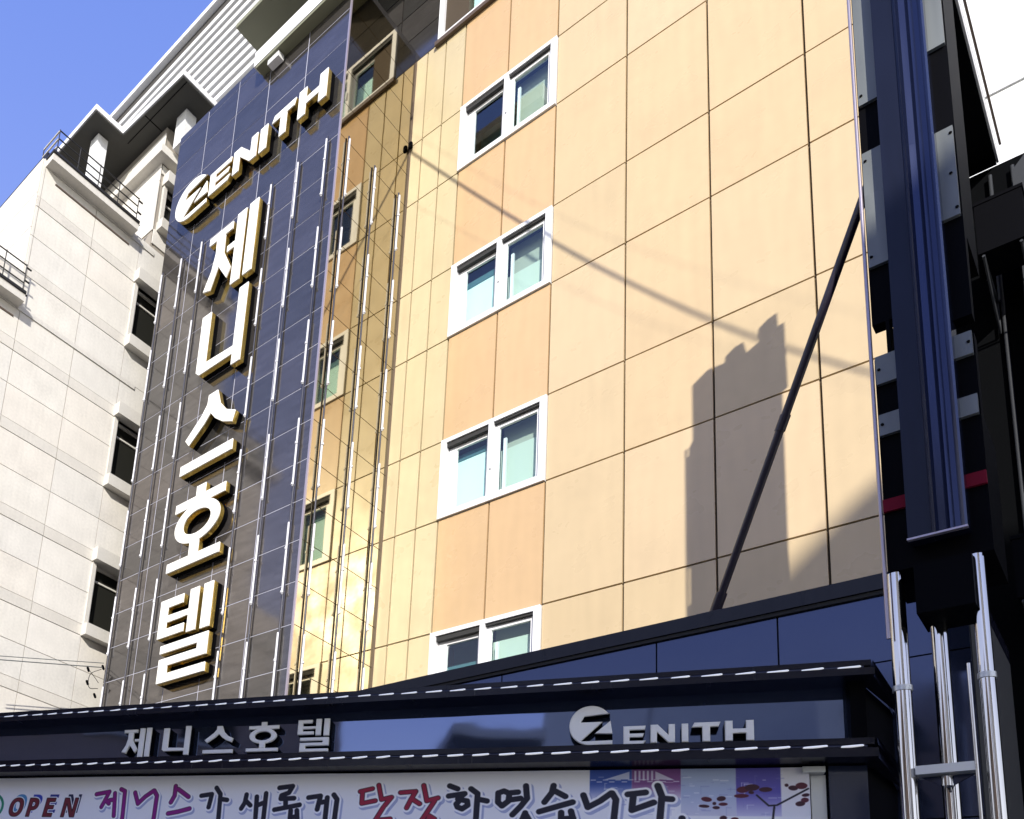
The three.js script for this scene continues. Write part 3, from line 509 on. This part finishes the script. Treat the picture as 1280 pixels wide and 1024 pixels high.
// ---------------------------------------------------------------- neighbours on the right, set back behind the line of the facade
{
  const d = thing('dark_building', 'black-clad neighbouring building in shade at the right edge', 'building', [0, 0, -3]);
  const part = (n, g, m) => { g.translate(0, 0, 3); return mesh(n, g, m, d); };
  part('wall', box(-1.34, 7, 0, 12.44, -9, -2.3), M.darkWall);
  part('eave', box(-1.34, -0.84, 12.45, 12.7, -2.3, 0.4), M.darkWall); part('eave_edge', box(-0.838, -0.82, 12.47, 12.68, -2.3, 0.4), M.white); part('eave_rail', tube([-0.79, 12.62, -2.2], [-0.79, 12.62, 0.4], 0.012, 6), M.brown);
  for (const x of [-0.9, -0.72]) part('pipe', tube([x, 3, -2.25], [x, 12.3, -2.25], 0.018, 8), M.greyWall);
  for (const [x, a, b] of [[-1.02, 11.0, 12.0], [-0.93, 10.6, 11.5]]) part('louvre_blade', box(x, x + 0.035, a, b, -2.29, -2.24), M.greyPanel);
  const w = thing('white_building', 'sunlit white building rising behind the black neighbour at top right', 'building', [2, 0, -12]);
  mesh('wall', box(-8, 16, 0, 52, -8, 0), M.white, w); for (let k = 0; k < 8; k++) mesh('ledge', box(-8.05, 16.05, 16 + k * 3.4, 16.1 + k * 3.4, 0, 0.05), M.white, w);
  const gw = thing('grey_wall', 'dull grey wall with a sloping top at the far right edge', 'wall', [0, 0, -2.18]);
  mesh('wall_face', extrude(poly([[-0.71, 8.3], [1.2, 8.3], [1.2, 14.6], [-0.71, 12.0]]), 0, 0.2), M.greyWall, gw);
  const ac = (x, y, label) => {
    const t = thing('air_conditioner', label, 'air conditioner', [x, y, -1.55], 0, 'outdoor units on the dark wall');
    mesh('casing', box(-0.16, 0.2, 0, 0.62, -0.3, 0.16), M.black, t); mesh('lid', box(-0.17, 0.21, 0.621, 0.66, -0.31, 0.17), M.black, t);
    for (const q of [-0.12, 0.16]) mesh('bracket', merge([tube([q, -0.04, -0.7], [q, -0.04, 0.16], 0.014, 6), tube([q, -0.45, -0.7], [q, -0.04, 0.14], 0.012, 6), tube([q, -0.45, -0.7], [q, -0.04, -0.7], 0.012, 6)]), M.greyWall, t);
  };
  ac(-0.82, 10.62, 'black air conditioner unit on a bracket, upper one on the dark wall'); ac(-0.78, 6.6, 'black air conditioner unit on a bracket, lower one on the dark wall');
}
// ---------------------------------------------------------------- wires
{
  const G = 'overhead wires';
  const wire = (pts, r, m, label) => tag(mesh('overhead_wire', curve(pts, r), m, scene), label, 'wire', G);
  wire([[-11.45, 6.58, 3.9], [-11.42, 6.9, 2.8], [-11.4, 7.22, 1.72]], 0.007, M.greyPanel, 'thin upper wire crossing low over the stone wall to the tower');
  wire([[-11.45, 6.52, 3.9], [-11.42, 6.83, 2.8], [-11.4, 7.14, 1.72]], 0.009, M.greyPanel, 'thin lower wire crossing low over the stone wall to the tower');
  const k = thing('wire_bracket', 'small wire bracket with black insulators at the left foot of the tower', 'bracket', [-11.4, 6.9, 1.75]);
  mesh('hook', curve([[0, 0.2, 0], [0, 0.02, 0.22], [0, -0.2, 0.2], [0, -0.16, 0.02]], 0.006, 24), M.iron, k);
  mesh('hook', curve([[0, 0.1, 0.26], [0, 0, 0.1], [0, -0.06, 0.02]], 0.005, 20), M.iron, k);
  for (const [y, z] of [[0.24, -0.03], [0.1, 0.27], [-0.13, 0.25], [-0.3, 0.06]]) { const s = mesh('insulator', new THREE.CapsuleGeometry(0.022, 0.05, 4, 10), M.black, k); s.position.set(0, y, z); s.rotation.x = 0.6; }
  // cables high over the street; their shadows cross the cream wall
  const s = [0.7, 0.58, 1.0], P = (x, y, q) => [x + q * s[0], y + q * s[1], q * s[2]];
  wire([P(-7.9, 17.0, 2.2), P(-5.43, 13.35, 3.2), P(-3.92, 11.26, 4.5), P(-2.22, 9.23, 6.0), P(3, 4.5, 11)], 0.019, M.black, 'thick black cable strung over the street to the roof');
  wire([P(-7.9, 17.35, 4.2), P(-5.0, 13.2, 6.2), P(-3.4, 11.2, 7.6), P(-1.7, 9.4, 9.2), P(3, 5.5, 14)], 0.003, M.black, 'thin black cable strung above the thick one');
  wire([P(-7.9, 15.9, 4.2), P(-6.0, 13.4, 5.2), P(-4.6, 11.6, 6.8), P(-3.3, 10.1, 8.2), P(2, 5, 13)], 0.003, M.black, 'thin black cable strung below the thick one');
  const a = thing('cable_anchor', 'small black cable anchor at the inner corner of tower and cream wall', 'anchor', [-7.2, 16.07, 0.05]);
  mesh('knot', new THREE.CapsuleGeometry(0.035, 0.07, 4, 10), M.black, a); mesh('hook', tube([0, 0, -0.05], [0, 0, 0.03], 0.015, 8), M.black, a);
}
// ---------------------------------------------------------------- across the street, behind the camera: what shades the ground floor and shows in the glossy panels
{
  const build = (label, x0, x1, z0, z1, h, m, floors, parts) => {
    const b = thing('street_building', label, 'building', [(x0 + x1) / 2, 0, (z0 + z1) / 2]); const hx = (x1 - x0) / 2, hz = (z1 - z0) / 2;
    mesh('wall', box(-hx, hx, 0, h, -hz, hz), m, b); mesh('parapet', box(-hx - 0.1, hx + 0.1, h, h + 0.3, -hz - 0.1, hz + 0.1), M.trim, b);
    const fh = h / floors; const g = box(-0.8, 0.8, 0, 1.4, -0.05, 0), f = box(-0.9, 0.9, -0.1, 0, -0.12, 0);
    for (let k = 0; k < floors; k++) for (let x = -hx + 1.6; x < hx - 1; x += 2.9) { const w = mesh('window', g, M.tinted, b); w.position.set(x, k * fh + 1, -hz); const q = mesh('sill', f, M.trim, w); q.position.set(0, 0, 0); }
    parts?.(b, hx, hz, h);
  };
  build('grey rendered building across the street, right of the camera', 8.5, 17, 20, 29, 17.2, M.render, 5, (b, hx, hz, h) => { mesh('stair_house', extrude(poly([[-hx + 2.7, h + 0.31], [-hx + 8, h + 0.31], [-hx + 8, h + 3.6], [-hx + 5.9, h + 3.6]]), -hz + 0.2, -hz + 3.2), M.render, b); });
  build('tall pale building behind the grey one across the street', 8.8, 21, 30, 42, 21.4, M.render, 7);
  build('dark brick building across the street, straight ahead of the hotel', -23, -3, 22, 34, 11.6, M.brick, 4);
  build('narrow grey house across the street beside the brick building', 0.3, 2.6, 22, 30, 10.6, M.greyWall, 3);
  build('mid-height building across the street to the left', -44, -19, 21, 33, 12, M.render, 4);
}

renderer.render(scene, camera);
